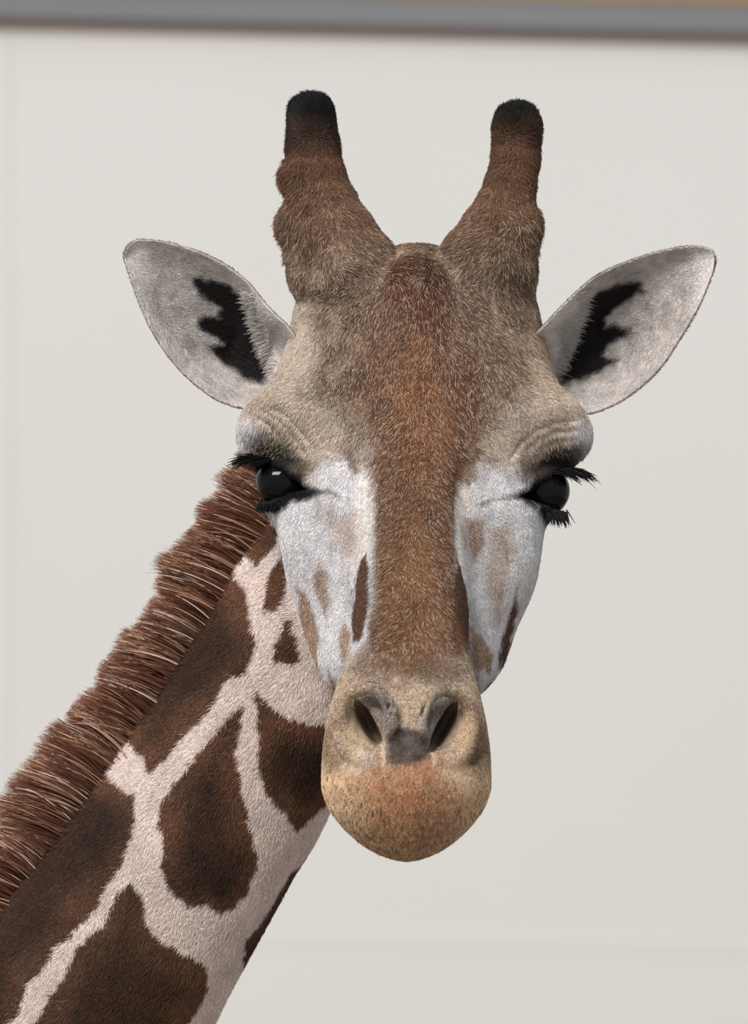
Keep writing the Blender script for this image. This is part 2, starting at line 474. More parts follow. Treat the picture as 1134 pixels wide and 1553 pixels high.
def ear(U, L):
    n, mq = 90, 48
    U, L = resample(U, n), resample(L, n)
    q = np.linspace(-1, 1, mq)
    p = np.linspace(0, 1, n)
    bowl = np.interp(p, [0, .12, .3, .5, .75, 1], [70, 95, 92, 64, 30, 4])
    rim = np.interp(p, [0, .15, .4, .7, 1], [70, 62, 70, 78, 84])
    fold = np.interp(p, [0, .1, .3, .5, .6], [16, 16, 12, 6, 0])
    w = (q + 1) / 2
    XY = U[:, None] * (1 - w)[None, :, None] + L[:, None] * w[None, :, None]
    dep = rim[:, None] + bowl[:, None] * (1 - np.abs(q[None]) ** 2.6) - fold[:, None] * np.exp(-((q[None] + 1) / .35) ** 2) + 10 * (1 - p[:, None]) * (q[None] > 0.4) * 0
    A = W(XY[..., 0].ravel(), XY[..., 1].ravel(), dep.ravel()).reshape(n, mq, 3)
    du = np.gradient(A, axis=0); dv = np.gradient(A, axis=1)
    nn = np.cross(du, dv); nn /= np.maximum(np.linalg.norm(nn, axis=-1, keepdims=True), 1e-9)
    if nn[n // 2, mq // 2, 2] > 0: nn = -nn
    th = (2 + 9 * (1 - np.abs(q) ** 4))[None, :, None] * np.interp(p, [0, .8, 1], [1, .7, .15])[:, None, None]
    B = A - nn * th
    vs = np.concatenate([A.reshape(-1, 3), B.reshape(-1, 3)])
    id_ = np.arange(n * mq).reshape(n, mq); o = n * mq
    fq = np.stack([id_[:-1, :-1], id_[1:, :-1], id_[1:, 1:], id_[:-1, 1:]], -1).reshape(-1, 4)
    bq = fq[:, ::-1] + o
    rims = []
    for line in (id_[:, 0], id_[:, -1], id_[-1], id_[0]):
        rims.append(np.stack([line[:-1], line[1:], line[1:] + o, line[:-1] + o], -1))
    fs = np.concatenate([fq, bq] + rims)
    nm = np.cross(vs[fq[:, 2]] - vs[fq[:, 0]], vs[fq[:, 3]] - vs[fq[:, 1]]).mean(0)
    if nm[2] > 0:
        fs = np.concatenate([fq[:, ::-1], bq[:, ::-1]] + [r for r in rims])
    front = np.concatenate([np.ones(n * mq), np.zeros(n * mq)])
    return vs, fs, front
BACKEAR = np.zeros(len(V))
for r, E in ((2, EAR_L), (3, EAR_R)):
    vs, fs, fr = ear(*E)
    Q = np.concatenate([Q, fs + len(V)]); V = np.concatenate([V, vs]); REG = np.concatenate([REG, np.full(len(vs), r)])
    BACKEAR = np.concatenate([BACKEAR, 1 - fr])
VN = vnormals(V, Q)

# ------------------------------------------------------------------ coat pattern
AX = np.array([W(*p[:3]) for p in NK]); AR = np.array([p[3] for p in NK], float)
AL = np.r_[0, np.cumsum(np.linalg.norm(np.diff(AX, axis=0), axis=1))]
def neck_coords(P):
    best = np.full(len(P), 1e18); s = np.zeros(len(P)); th = np.zeros(len(P))
    for i in range(len(AX) - 1):
        a, b = AX[i], AX[i + 1]; e = b - a; L = np.linalg.norm(e); e = e / L
        t = (P - a) @ e
        t = np.clip(t, -300 if i == 0 else 0, L if i < len(AX) - 2 else 1e9)
        r = P - a - t[:, None] * e
        d2 = (r ** 2).sum(1)
        side = np.cross(e, np.array([0, 0, 1.0])); side /= np.linalg.norm(side)
        if side[0] < 0: side = -side                   # towards the throat
        dep = np.cross(side, e)
        if dep[2] > 0: dep = -dep                      # towards the camera
        m = d2 < best
        best[m] = d2[m]; s[m] = AL[i] + t[m]; th[m] = np.arctan2((r @ side)[m], (r @ dep)[m])
    return s, th
def neck_px(poly):
    """photo pixels -> coordinates on the unrolled neck"""
    P2 = AX[:, :2]; out = []
    for p in poly:
        w0 = W(p[0], p[1], 150.0)[:2]
        best = 1e18
        for i in range(len(P2) - 1):
            a, b = P2[i], P2[i + 1]; e = b - a; L = np.linalg.norm(e); e = e / L
            t = np.clip((w0 - a) @ e, -300 if i == 0 else 0, L)
            r = w0 - a - t * e
            if r @ r < best:
                best = r @ r
                side = np.array([-e[1], e[0]]); side = side if side[0] > 0 else -side
                rad = np.interp(AL[i] + t, AL, AR)
                v = (r @ side) / rad
                th = math.asin(max(-1, min(1, v))) + (max(0, abs(v) - 1) * 1.6) * (1 if v > 0 else -1)
                res = (AL[i] + t, th * 165)
        out.append(res)
    return out
NECK_PATCH = [neck_px(p) for p in [
    [(396, 770), (425, 790), (420, 817), (404, 836), (392, 852), (380, 842), (376, 830), (372, 812), (360, 790)],
    [(428, 831), (438, 866), (434, 904), (420, 922), (402, 920), (402, 894), (411, 861)],
    [(444, 931), (462, 992), (449, 1002), (430, 996), (416, 997), (418, 969), (435, 941)],
    [(360, 859), (374, 894), (379, 936), (386, 969), (374, 1011), (346, 1020), (322, 1062), (280, 1109), (248, 1151), (229, 1163), (220, 1137), (206, 1128), (195, 1100), (175, 1085), (240, 985), (285, 925), (325, 865), (345, 850)],
    [(173, 1177), (205, 1198), (203, 1254), (187, 1296), (154, 1352), (93, 1422), (47, 1474), (28, 1525), (0, 1544), (-110, 1690), (-230, 1600), (-40, 1360), (70, 1220), (150, 1160)],
    [(371, 1060), (367, 1105), (363, 1135), (369, 1161), (378, 1207), (386, 1249), (402, 1296), (397, 1315), (383, 1352), (346, 1383), (327, 1366), (299, 1371), (276, 1348), (259, 1320), (252, 1282), (241, 1245), (248, 1207), (280, 1161), (322, 1109), (345, 1080)],
    [(393, 1039), (411, 1058), (449, 1086), (498, 1095), (540, 1100), (530, 1180), (491, 1221), (458, 1252), (437, 1226), (409, 1193), (402, 1161), (393, 1100)],
    [(467, 1291), (444, 1319), (420, 1361), (397, 1399), (378, 1422), (374, 1446), (367, 1471), (400, 1500), (540, 1310)],
    [(205, 1324), (220, 1343), (227, 1385), (252, 1418), (280, 1432), (322, 1460), (322, 1497), (308, 1525), (290, 1549), (240, 1640), (150, 1700), (30, 1640), (47, 1551), (70, 1516), (98, 1469), (121, 1422), (159, 1385), (187, 1333)]]]

def mixc(col, c, w):
    return col * (1 - w[:, None]) + lin(c)[None] * w[:, None]

def voronoi_gap(u, v, cell):
    gu, gv = np.floor(u / cell), np.floor(v / cell)
    d1 = np.full(u.shape, 1e9); d2 = d1.copy()
    for a in (-1, 0, 1):
        for b in (-1, 0, 1):
            i, j = (gu + a).astype(int), (gv + b).astype(int); z = np.zeros_like(i)
            x = (i + 0.15 + 0.7 * _h(i, j, z, 3)) * cell; y = (j + 0.15 + 0.7 * _h(i, j, z, 9)) * cell
            d = np.hypot(u - x, v - y)
            lo_ = np.minimum(d1, d); d2 = np.minimum(d2, np.maximum(d1, d)); d1 = lo_
    return d2 - d1

def neck_color(P, jag=1.0):
    s, th = neck_coords(P); v = th * 165
    n1 = noise(P, 26, 1); n2 = noise(P, 7, 2); n3 = noise(P, 90, 3)
    su, sv = s + 5 * n2 * jag + 3 * n1, v + 4 * noise(P, 9, 4) * jag
    sd = np.full(len(P), 1e3)
    for poly in NECK_PATCH: sd = np.minimum(sd, poly_sd(su, sv, poly, 90))
    gen = 16 - voronoi_gap(su * 0.8, sv, 190.0) * 0.8
    away = np.maximum(sstep(1.75, 1.95, th), sstep(-1.75, -1.95, th))
    away = np.maximum(away, sstep(AL[4] - 130, AL[4] - 100, s))
    sd = np.where(away > 0.5, gen, sd)
    col = lin((214, 197, 188))[None] * (1 + 0.10 * n1 + 0.05 * n3)[:, None]
    brown = lin((96, 64, 45))[None] * (1 + 0.25 * n1 + 0.3 * n3)[:, None]
    brown = brown * (1 - 0.62 * sstep(-8, -58, sd + 14 * n3))[:, None]          # patches are darker in their hearts
    w = sstep(2.0, -2.0, sd)[:, None]
    return col * (1 - w) + brown * w

def head_color(P):
    x0, y0 = proj(P)
    n1 = noise(P, 30, 11); n2 = noise(P, 9, 12); n3 = noise(P, 70, 13); n4 = noise(P, 14, 14)
    x = x0 + 4 * n1 + 3 * n2; y = y0 + 5 * noise(P, 24, 15) + 4 * n4
    def m(poly, soft, grow=0): return sstep(soft, -soft, poly_sd(x, y, poly, 80) - grow)
    def blob(cx, cy, rx, ry, soft=0.5, rot=0):
        c, s = math.cos(rot), math.sin(rot); u = (x - cx) * c + (y - cy) * s; v = -(x - cx) * s + (y - cy) * c
        return sstep(1 + soft, 1 - soft, np.hypot(u / rx, v / ry))
    col = np.repeat(lin((104, 82, 66))[None], len(P), 0)
    st = noise(P * np.array([1, .35, .6]), 8, 16); st2 = noise(P * np.array([1, .4, .6]), 22, 17)
    col = mixc(col, (92, 70, 56), sstep(-.3, .5, n3 + .5 * st2) * 0.75)
    col = mixc(col, (180, 158, 136), sstep(.1, .7, n1 + .4 * st) * 0.4)
    # horns: warm brown, blackish tops
    col = mixc(col, (112, 84, 64), sstep(420, 330, y) * .8)
    col = mixc(col, (98, 69, 50), sstep(330, 250, y) * (x < 640))
    col = mixc(col, (98, 69, 50), sstep(330, 250, y) * (x > 640))
    col = mixc(col, (15, 12, 11), sstep(252, 176, y + 10 * n1) * (x < 640))
    col = mixc(col, (14, 11, 10), sstep(236, 172, y + 10 * n1) * (x > 640))
    # pale brows and temples
    for c in ((418, 625, 70, 62), (452, 520, 34, 70), (480, 660, 60, 50), (842, 630, 66, 54), (790, 668, 64, 44)):
        col = mixc(col, (200, 184, 168), blob(*c) * (.72 + .25 * st2))
    col = mixc(col, (176, 152, 130), blob(826, 520, 28, 90) * 0.7)
    col = mixc(col, (218, 216, 220), blob(372, 662, 26, 34) * 0.9); col = mixc(col, (222, 220, 224), blob(888, 672, 22, 40) * 0.9)
    # white cheeks
    WL = [(408, 770), (450, 752), (478, 722), (496, 694), (522, 688), (556, 712), (572, 770), (573, 840), (568, 900), (572, 960), (545, 985), (528, 1010), (520, 1060), (480, 1075), (440, 1000), (400, 900), (395, 800)]
    WR = [(692, 730), (712, 694), (742, 706), (780, 702), (800, 730), (850, 790), (850, 880), (830, 950), (790, 1020), (735, 1080), (722, 1050), (713, 980), (700, 985), (686, 940), (684, 820)]
    col = mixc(col, (206, 203, 204), m(WL, 14) * (.92 + .08 * st)); col = mixc(col, (206, 203, 204), m(WR, 14) * (.92 + .08 * st))
    col = mixc(col, (150, 136, 126), np.maximum(m(WL, 9), m(WR, 9)) * sstep(.15, .8, st2 * .7 + st * .5) * .5)
    col = mixc(col, (228, 220, 212), blob(556, 760, 18, 110, .6, 0.08) * (.5 + .3 * st)); col = mixc(col, (222, 210, 198), blob(699, 770, 14, 120, .6) * (.5 + .3 * st))
    T = (152, 124, 102)
    for poly, soft, wgt, c in [
        ([(485, 850), (497, 870), (501, 915), (499, 940), (488, 915), (480, 880)], 5, .8, T),
        ([(452, 890), (465, 900), (478, 930), (487, 970), (484, 1008), (470, 990), (456, 950)], 4, .95, T),
        ([(496, 1003), (510, 1025), (524, 1035), (515, 1062), (498, 1054)], 4, .95, T),
        ([(526, 935), (536, 960), (532, 990), (521, 1002), (514, 965)], 4, .9, T),
        ([(500, 780), (540, 775), (556, 810), (540, 850), (512, 835)], 16, .55, T),
        ([(700, 785), (732, 782), (728, 830), (712, 845), (704, 820)], 8, .8, (138, 112, 88)),
        ([(738, 800), (770, 790), (775, 850), (760, 940), (750, 945), (738, 880)], 10, .6, T),
        ([(712, 950), (730, 958), (746, 990), (742, 1012), (714, 1003)], 4, .95, T),
        ([(786, 890), (780, 950), (768, 1000), (755, 1010), (757, 985), (770, 940)], 3, 1, (84, 58, 42)),
        ([(755, 1020), (748, 1050), (730, 1066), (731, 1050), (742, 1024)], 3, 1, (96, 68, 50)),
        ([(706, 690), (724, 680), (718, 722), (706, 738), (700, 720)], 5, .9, (124, 96, 74)),
        ([(523, 676), (538, 690), (547, 716), (536, 722)], 5, .8, (134, 106, 84)),
        ([(560, 832), (564, 870), (562, 920), (554, 962), (541, 970), (534, 930), (537, 888), (548, 850)], 3, 1, (82, 56, 42)),
        ([(687, 832), (701, 880), (710, 920), (711, 972), (702, 992), (690, 960), (683, 900)], 3, 1, (84, 58, 42))]:
        col = mixc(col, c, m(poly, soft) * wgt)
    # red-brown blaze from forehead to nose
    BZ = [(612, 398), (642, 396), (668, 430), (690, 490), (724, 560), (736, 630), (716, 680), (690, 730), (682, 800), (681, 870), (690, 930), (704, 985), (668, 1016), (616, 1030), (572, 1006), (562, 960), (576, 900), (573, 800), (576, 720), (562, 660), (540, 600), (552, 520), (588, 440)]
    col = mixc(col, (108, 77, 55), m(BZ, 7) * np.where(y > 690, 1, .0))
    col = mixc(col, (112, 78, 56), sstep(26, -34, poly_sd(x + 10 * st2, y, BZ, 90)) * sstep(740, 690, y))
    col = mixc(col, (82, 56, 42), m(BZ, 12) * sstep(.0, .7, st2 + .4 * st) * .55)
    col = mixc(col, (128, 80, 48), blob(645, 590, 46, 120, .6) * .6); col = mixc(col, (134, 94, 62), blob(628, 900, 38, 110, .6) * .5)
    col = mixc(col, (84, 56, 44), blob(680, 520, 30, 110, .6, -.25) * .6); col = mixc(col, (88, 60, 46), blob(700, 660, 18, 70, .5, .2) * .6)
    col = mixc(col, (92, 52, 36), blob(626, 440, 40, 46, .5) * .8); col = mixc(col, (182, 168, 154), blob(637, 421, 7, 9, .5))
    col = mixc(col, (96, 70, 56), blob(590, 500, 30, 60, .6) * .3)
    # muzzle
    mz = sstep(975, 1048, y + 10 * n2 + 12 * n4 + 22 * np.clip(np.abs(x - 618) / 70, 0, 1.3) - 8) * (P[:, 2] < -150)
    base = np.repeat(lin((170, 150, 128))[None], len(P), 0)
    def mb(c, w):
        nonlocal base
        base = mixc(base, c, np.clip(w, 0, 1))
    fl = noise(P, 4.5, 18)
    mb((204, 174, 140), sstep(1135, 1190, y)); mb((146, 110, 84), sstep(120, 30, np.abs(x - 625)) * sstep(1170, 1230, y) * .55)
    mb((112, 88, 70), sstep(.0, .7, .5 * n4 + .8 * fl) * .5); mb((206, 186, 160), sstep(.2, .8, .8 * noise(P, 4, 19) + .4 * n2) * .4)
    mb((150, 98, 64), blob(612, 1188, 70, 46, .6) * (.75 + .25 * n4)); mb((150, 104, 70), blob(620, 1240, 60, 36, .7) * .6)
    mb((190, 176, 166), blob(540, 1150, 26, 16, .6) * .6); mb((196, 172, 148), blob(700, 1170, 30, 22, .6) * .5)
    mb((126, 96, 72), blob(505, 1130, 26, 34, .6) * .7 * (n1 > -.3)); mb((126, 96, 72), blob(722, 1130, 22, 46, .6) * .7)
    mb((120, 112, 108), blob(582, 1080, 18, 44, .6, -.4) * .8); mb((120, 112, 108), blob(660, 1080, 18, 44, .6, .4) * .8)
    mb((205, 184, 160), np.maximum(blob(581, 1142, 4, 18, .5), blob(656, 1144, 4, 18, .5)) * .8)
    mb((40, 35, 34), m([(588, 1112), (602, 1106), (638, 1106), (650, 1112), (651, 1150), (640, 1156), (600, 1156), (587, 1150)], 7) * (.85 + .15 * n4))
    mb((104, 96, 94), blob(620, 1130, 8, 26, .6) * .3)
    mb((88, 70, 60), blob(570, 1012, 34, 16, .7) * .55); mb((84, 66, 56), blob(668, 1018, 36, 18, .7) * .6)
    mb((96, 74, 60), sstep(.35, .75, n2) * sstep(1100, 1000, y) * .6)
    mb((186, 164, 136), blob(536, 1110, 14, 56, .5, -.1) * .7); mb((186, 160, 132), blob(704, 1110, 14, 56, .5, .1) * .7)
    col = col * (1 - mz[:, None]) + base * mz[:, None]
    # black skin round the eyes
    K = (9, 8, 8)
    col = mixc(col, K, m([(384, 690), (404, 688), (430, 700), (452, 718), (474, 736), (494, 744), (474, 752), (446, 762), (424, 770), (398, 776), (386, 770)], 6))
    col = mixc(col, K, blob(418, 683, 52, 22, .6, .58) * .96)
    col = mixc(col, K, m([(874, 700), (850, 704), (824, 716), (800, 734), (778, 748), (768, 752), (790, 760), (808, 772), (828, 792), (846, 800), (860, 790), (868, 770), (872, 720)], 6))
    col = mixc(col, K, blob(842, 695, 56, 20, .6, -.40) * .96)
    col = mixc(col, (96, 84, 80), m([(488, 740), (502, 744), (518, 752), (518, 757), (500, 752), (486, 748)], 4) * .7)
    col = mixc(col, (112, 92, 76), m([(724, 758), (750, 753), (780, 746), (784, 752), (752, 760), (726, 766)], 4) * .75)
    return col * (1 + .10 * n2 + .08 * n4)[:, None]

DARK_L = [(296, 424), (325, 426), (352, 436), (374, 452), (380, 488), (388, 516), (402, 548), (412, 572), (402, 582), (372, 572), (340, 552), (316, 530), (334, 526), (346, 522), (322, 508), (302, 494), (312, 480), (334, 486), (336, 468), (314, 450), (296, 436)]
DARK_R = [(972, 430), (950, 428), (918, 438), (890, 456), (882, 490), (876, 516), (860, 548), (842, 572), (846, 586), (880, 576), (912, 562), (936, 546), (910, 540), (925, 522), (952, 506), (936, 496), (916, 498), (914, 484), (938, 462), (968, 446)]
def ear_color(P, back, reg):
    x, y = proj(P)
    n1 = noise(P, 26, 21); n2 = noise(P, 8, 22)
    x1 = x + 4 * n1 + 4 * n2; y1 = y + 4 * noise(P, 12, 23)
    left = reg == 2
    col = np.where(left[:, None], lin((190, 182, 176))[None], lin((190, 182, 176))[None])
    col = col * (1 + .22 * n1 + .16 * n2)[:, None]
    col = mixc(col, (112, 104, 98), sstep(0.1, .7, n1) * .4)
    col = mixc(col, (226, 220, 216), np.where(left, sstep(240, 205, x) * .75, sstep(1032, 1067, x) * .75))
    col = mixc(col, (226, 220, 214), np.exp(-(np.minimum(np.abs(poly_sd(x, y, [(395, 455), (435, 500), (412, 560), (384, 480)], 30)), np.abs(poly_sd(x, y, [(868, 455), (828, 500), (850, 560), (880, 480)], 30))) / 12) ** 2) * .7)
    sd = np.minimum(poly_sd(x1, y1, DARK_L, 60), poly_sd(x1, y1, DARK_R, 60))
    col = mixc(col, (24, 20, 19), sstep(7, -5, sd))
    bk = lin((128, 108, 92))[None] * (1 + .2 * n1)[:, None]
    b = back[:, None]
    return col * (1 - b) + bk * b

def coat(P, reg, back):
    col = np.zeros((len(P), 3))
    for r, fn in ((0, head_color), (1, neck_color)):
        m = reg == r
        if m.any(): col[m] = fn(P[m])
    m = reg >= 2
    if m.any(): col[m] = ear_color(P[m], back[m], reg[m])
    return np.clip(col, 0.002, 0.95)

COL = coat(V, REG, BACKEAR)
NVF = len(V)

# ---- the rest of the animal, outside the picture: lower neck, trunk and legs on a coarse grid
def coarse_body():
    global gx, gy, gz, H, SHP
    keep = (gx, gy, gz, H)
    H = 20.0
    gy_floor = CY + HC * S
    gx = np.arange(-4700, 300, H, dtype=np.float32); gy = np.arange(1640, gy_floor + 80, H, dtype=np.float32); gz = np.arange(-500, 1000, H, dtype=np.float32)
    B = np.full((len(gx), len(gy), len(gz)), 400, np.float32)
    def ch(pts, k=60, ds=1.0):
        global W
        keepW = W
        W = lambda a, b, c: np.array([a, b, c], float)
        chain(B, pts, k, dscale=ds); W = keepW
    ch([(*AX[3], AR[3] - 3), (*AX[4], AR[4] - 3), (*AX[5], AR[5])], 12, 1.12)
    ch([(*AX[5], AR[5]), (-1150, 3460, 300, 430), (-1500, 3880, 300, 560)], 60, 1.12)
    ch([(-1500, 3900, 300, 620), (-2300, 4050, 300, 640), (-3200, 4150, 300, 560)], 120, 1.3)
    fl = gy_floor
    for (hx, hy, fx, s) in ((-1380, 4350, -1330, -1), (-1560, 4350, -1620, 1)):
        z = 300 + s * 210
        ch([(hx, hy, z, 230), (hx + 20, hy + 700, z, 140), (fx, hy + 1350, z, 92), (fx, fl - 560, z, 68), (fx + 10, fl - 170, z, 74), (fx + 60, fl - 70, z, 84)], 60)
    for (hx, hy, fx, s) in ((-3180, 4350, -3150, -1), (-3260, 4350, -3420, 1)):
        z = 300 + s * 210
        ch([(hx, hy, z, 300), (hx + 150, hy + 650, z, 170), (fx - 170, hy + 1330, z, 96), (fx - 90, fl - 560, z, 68), (fx - 60, fl - 170, z, 74), (fx - 10, fl - 70, z, 84)], 60)
    ch([(-3700, 3950, 300, 70), (-3900, 4500, 300, 42), (-3920, 5100, 300, 36), (-3930, 5500, 300, 60), (-3930, 5700, 300, 40)], 30)
    B[:, gy > fl, :] = 5
    B[0] = B[-1] = 5; B[:, 0] = B[:, -1] = 5; B[:, :, 0] = B[:, :, -1] = 5
    v, q = surface_nets(B, (gx[0], gy[0], gz[0]), H)
    gx, gy, gz, H = keep
    v[:, 1] = np.minimum(v[:, 1], fl)
    n = vnormals(v, q)
    if n[np.argmin(v[:, 2]), 2] > 0: q = q[:, ::-1]
    g = 26 - voronoi_gap(v[:, 0] * 0.7 + v[:, 1] * 0.7, v[:, 1] * 0.7 - v[:, 0] * 0.7 + v[:, 2], 300.0)
    w = sstep(10, -10, g) * sstep(gy_floor - 900, gy_floor - 1700, v[:, 1])
    c = lin((206, 188, 172))[None] * (1 - w)[:, None] + lin((92, 58, 40))[None] * w[:, None]
    nkm = (v[:, 1] < 2900) & (v[:, 0] > -1000)
    c[nkm] = neck_color(v[nkm])
    c[v[:, 1] > gy_floor - 130] = lin((50, 42, 38))
    return v, q, c
bv, bq, bc = coarse_body()

BASE = Vector((-1.15, 0.17, 0.0))
giraffe = bpy.data.objects.new('giraffe', None)
scene.collection.objects.link(giraffe)
giraffe.location = BASE
giraffe['label'] = 'brown patched giraffe with white cheeks looking straight ahead before a pale wall'
giraffe['category'] = 'giraffe'

def fast_mesh(name, P, quads, col, material, parent):
    me = bpy.data.meshes.new(name)
    wp = world_pos(P) - np.array(BASE)
    me.vertices.add(len(wp)); me.vertices.foreach_set('co', wp.astype(np.float32).ravel())
    me.loops.add(len(quads) * 4); me.loops.foreach_set('vertex_index', quads.astype(np.int32).ravel())
    me.polygons.add(len(quads)); me.polygons.foreach_set('loop_start', np.arange(0, len(quads) * 4, 4, dtype=np.int32))
    me.update(calc_edges=True); me.validate()
    at = me.attributes.new('coat', 'FLOAT_COLOR', 'POINT')
    at.data.foreach_set('color', np.c_[col, np.ones(len(col))].astype(np.float32).ravel())
    me.shade_smooth(); me.materials.append(material)
    o = bpy.data.objects.new(name, me); scene.collection.objects.link(o); o.parent = parent
    return o
# model space mirrors the picture's y, so reverse the winding for world space
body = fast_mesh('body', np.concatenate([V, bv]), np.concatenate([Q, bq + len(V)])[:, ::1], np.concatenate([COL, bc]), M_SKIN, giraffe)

# ------------------------------------------------------------------ eyes
def eyeball(e):
    import bmesh
    bm = bmesh.new()
    bmesh.ops.create_uvsphere(bm, u_segments=48, v_segments=32, radius=e['r'] / S)
    for v in bm.verts:                                    # the cornea bulges outward
        d = v.co.normalized()
        out = Vector((0.72 * e['s'], -0.69, -0.05)).normalized()
        a = max(0, d.dot(out))
        v.co *= 1 + 0.05 * max(0, (a - 0.75) / 0.25)
    me = bpy.data.meshes.new('eye'); bm.to_mesh(me); bm.free()
    me.shade_smooth(); me.materials.append(M_EYE)
    o = bpy.data.objects.new('eye', me); scene.collection.objects.link(o); o.parent = giraffe
    c = W(*e['c'])
    o.location = Vector(world_pos(c[None])[0]) - BASE
    o['label'] = 'glossy black eye'
    return o
for e in EYES: eyeball(e)

# ------------------------------------------------------------------ hair
def hair_object(name, roots, dirs, bend, length, radius, color, material, npt=4, label=None):
    """roots, dirs, bend in model space; each hair a short tapering curve"""
    n = len(roots)
    t = np.linspace(0, 1, npt)
    P = roots[:, None, :] + dirs[:, None, :] * (length[:, None] * t[None])[..., None] + bend[:, None, :] * (length[:, None] * (t ** 2)[None])[..., None]
    wp = world_pos(P.reshape(-1, 3)) - np.array(BASE)
    hc = bpy.data.hair_curves.new(name)
    hc.add_curves([npt] * n)
    hc.attributes['position'].data.foreach_set('vector', wp.astype(np.float32).ravel())
    r = (radius[:, None] * (1 - 0.8 * t[None] ** 1.5) / S).astype(np.float32).ravel()
    ra = hc.attributes.get('radius') or hc.attributes.new('radius', 'FLOAT', 'POINT')
    ra.data.foreach_set('value', r)
    ca = hc.attributes.new('hair_color', 'FLOAT_COLOR', 'CURVE')
    ca.data.foreach_set('color', np.c_[color, np.ones(n)].astype(np.float32).ravel())
    hc.materials.append(material)
    o = bpy.data.objects.new(name, hc); scene.collection.objects.link(o); o.parent = giraffe
    o['kind'] = 'stuff'
    if label: o['label'] = label
    return o

def unit(v): return v / np.maximum(np.linalg.norm(v, axis=1, keepdims=True), 1e-9)

# sample roots over the skin that faces the visitors' side
FC = V[Q].mean(1)
FNRM = np.cross(V[Q[:, 2]] - V[Q[:, 0]], V[Q[:, 3]] - V[Q[:, 1]])
FA = np.linalg.norm(FNRM, axis=1) / 2; FNRM /= np.maximum(FA[:, None] * 2, 1e-9)
fpx, fpy = proj(FC)
FREG = REG[Q[:, 0]]; FBK = BACKEAR[Q].mean(1)
vis = (FNRM[:, 2] < 0.45) & (fpx > -320) & (fpy < 1830) & (FC[:, 2] < 330)
# no fur inside eye openings
for e in EYES:
    c = W(*e['c']); vis &= ~((np.linalg.norm(FC - c, axis=1) < e['r'] + 5) & (poly_sd(fpx, fpy, e['al'], 30) < 1))
dens = np.where(FREG == 0, 0.62, np.where(FREG == 1, 0.50, 0.45))
dens = np.where((FREG == 0) & (fpy > 1040), 0.5, dens)
dens = np.where((fpx < -40) | (fpy > 1600), 0.25, dens)
w = FA * dens * vis
w *= ~((FREG == 0) & (fpy > 1040) & (FC[:, 2] > -345) & (np.hypot(np.abs(fpx - 616) - 59, fpy - 1100) < 34) & (FC[:, 2] < -250))
cnt = np.floor(w + rng.random(len(w))).astype(int)
fi = np.repeat(np.arange(len(Q)), cnt); N = len(fi)
a, b = rng.random(N), rng.random(N)
q0, q1, q2, q3 = (V[Q[fi, i]] for i in range(4))
R = (q0 * (1 - a)[:, None] + q1 * a[:, None]) * (1 - b)[:, None] + (q3 * (1 - a)[:, None] + q2 * a[:, None]) * b[:, None]
n0, n1_, n2_, n3_ = (VN[Q[fi, i]] for i in range(4))
NR = unit((n0 * (1 - a)[:, None] + n1_ * a[:, None]) * (1 - b)[:, None] + (n3_ * (1 - a)[:, None] + n2_ * a[:, None]) * b[:, None])
RG = FREG[fi]; BK = FBK[fi]
px, py = proj(R)
HCOL = coat(R, RG, BK)
lum = HCOL.mean(1)
# direction the coat lies in
flow = np.zeros((N, 3))
side = np.clip((px - 625) / 140, -1, 1)
flow[:, 0] = 0.55 * side; flow[:, 1] = 1.0
up = (RG == 0) & (py < 430)
horn_c = np.where(px < 632, 482, 775)
flow[up, 0] = np.clip((px[up] - horn_c[up]) / 60, -1, 1) * 0.9; flow[up, 1] = 0.75
tip = (RG == 0) & (py < 200)
wt = sstep(225, 178, py) * up
flow[:, 1] = flow[:, 1] * (1 - wt) - wt
nk = RG == 1
flow[nk] = np.array([-0.53, 0.85, 0.0])
el = RG == 2; flow[el] = np.array([-0.8, -0.5, 0]); er = RG == 3; flow[er] = np.array([0.8, -0.5, 0])
tw = noise(R, 40, 31) * 0.6 + noise(R, 14, 32) * 0.2
flow[:, 0], flow[:, 1] = flow[:, 0] * np.cos(tw) - flow[:, 1] * np.sin(tw), flow[:, 0] * np.sin(tw) + flow[:, 1] * np.cos(tw)
flow += rng.normal(0, 0.28, (N, 3))
tan = unit(flow - (flow * NR).sum(1, keepdims=True) * NR)
lift = 0.20 + 0.14 * rng.random(N)
LEN = np.full(N, 10.5)
LEN[RG == 1] = 11.5; LEN[RG >= 2] = 6
muz = (RG == 0) & (py > 1010) & (R[:, 2] < -150)
LEN = np.where((RG == 0) & (R[:, 2] < -150), LEN + (4.0 - LEN) * sstep(960, 1050, py), LEN)
LEN[up] = 12
bump = up & (((px < 460) & (py > 235) & (py < 300)) | ((px < 470) & (py > 300) & (py < 385)) | ((px > 785) & (py > 310) & (py < 370)))
LEN[bump] = 19; lift[bump] = 0.5
LEN[tip] = 11; cw = tip * sstep(-0.1, -0.8, NR[:, 1]); LEN += 3 * cw; lift = lift + 0.7 * cw * rng.random(N)
wh = (RG == 0) & (py > 690) & (py < 1000) & (np.abs(px - 622) > 60)
LEN[wh] = np.minimum(LEN[wh], 7)
LEN *= 0.7 + 0.6 * rng.random(N)
d0 = unit(tan * np.cos(lift)[:, None] + NR * np.sin(lift)[:, None])
bend = -NR * (0.28 * np.sin(lift))[:, None] + rng.normal(0, 0.06, (N, 3))
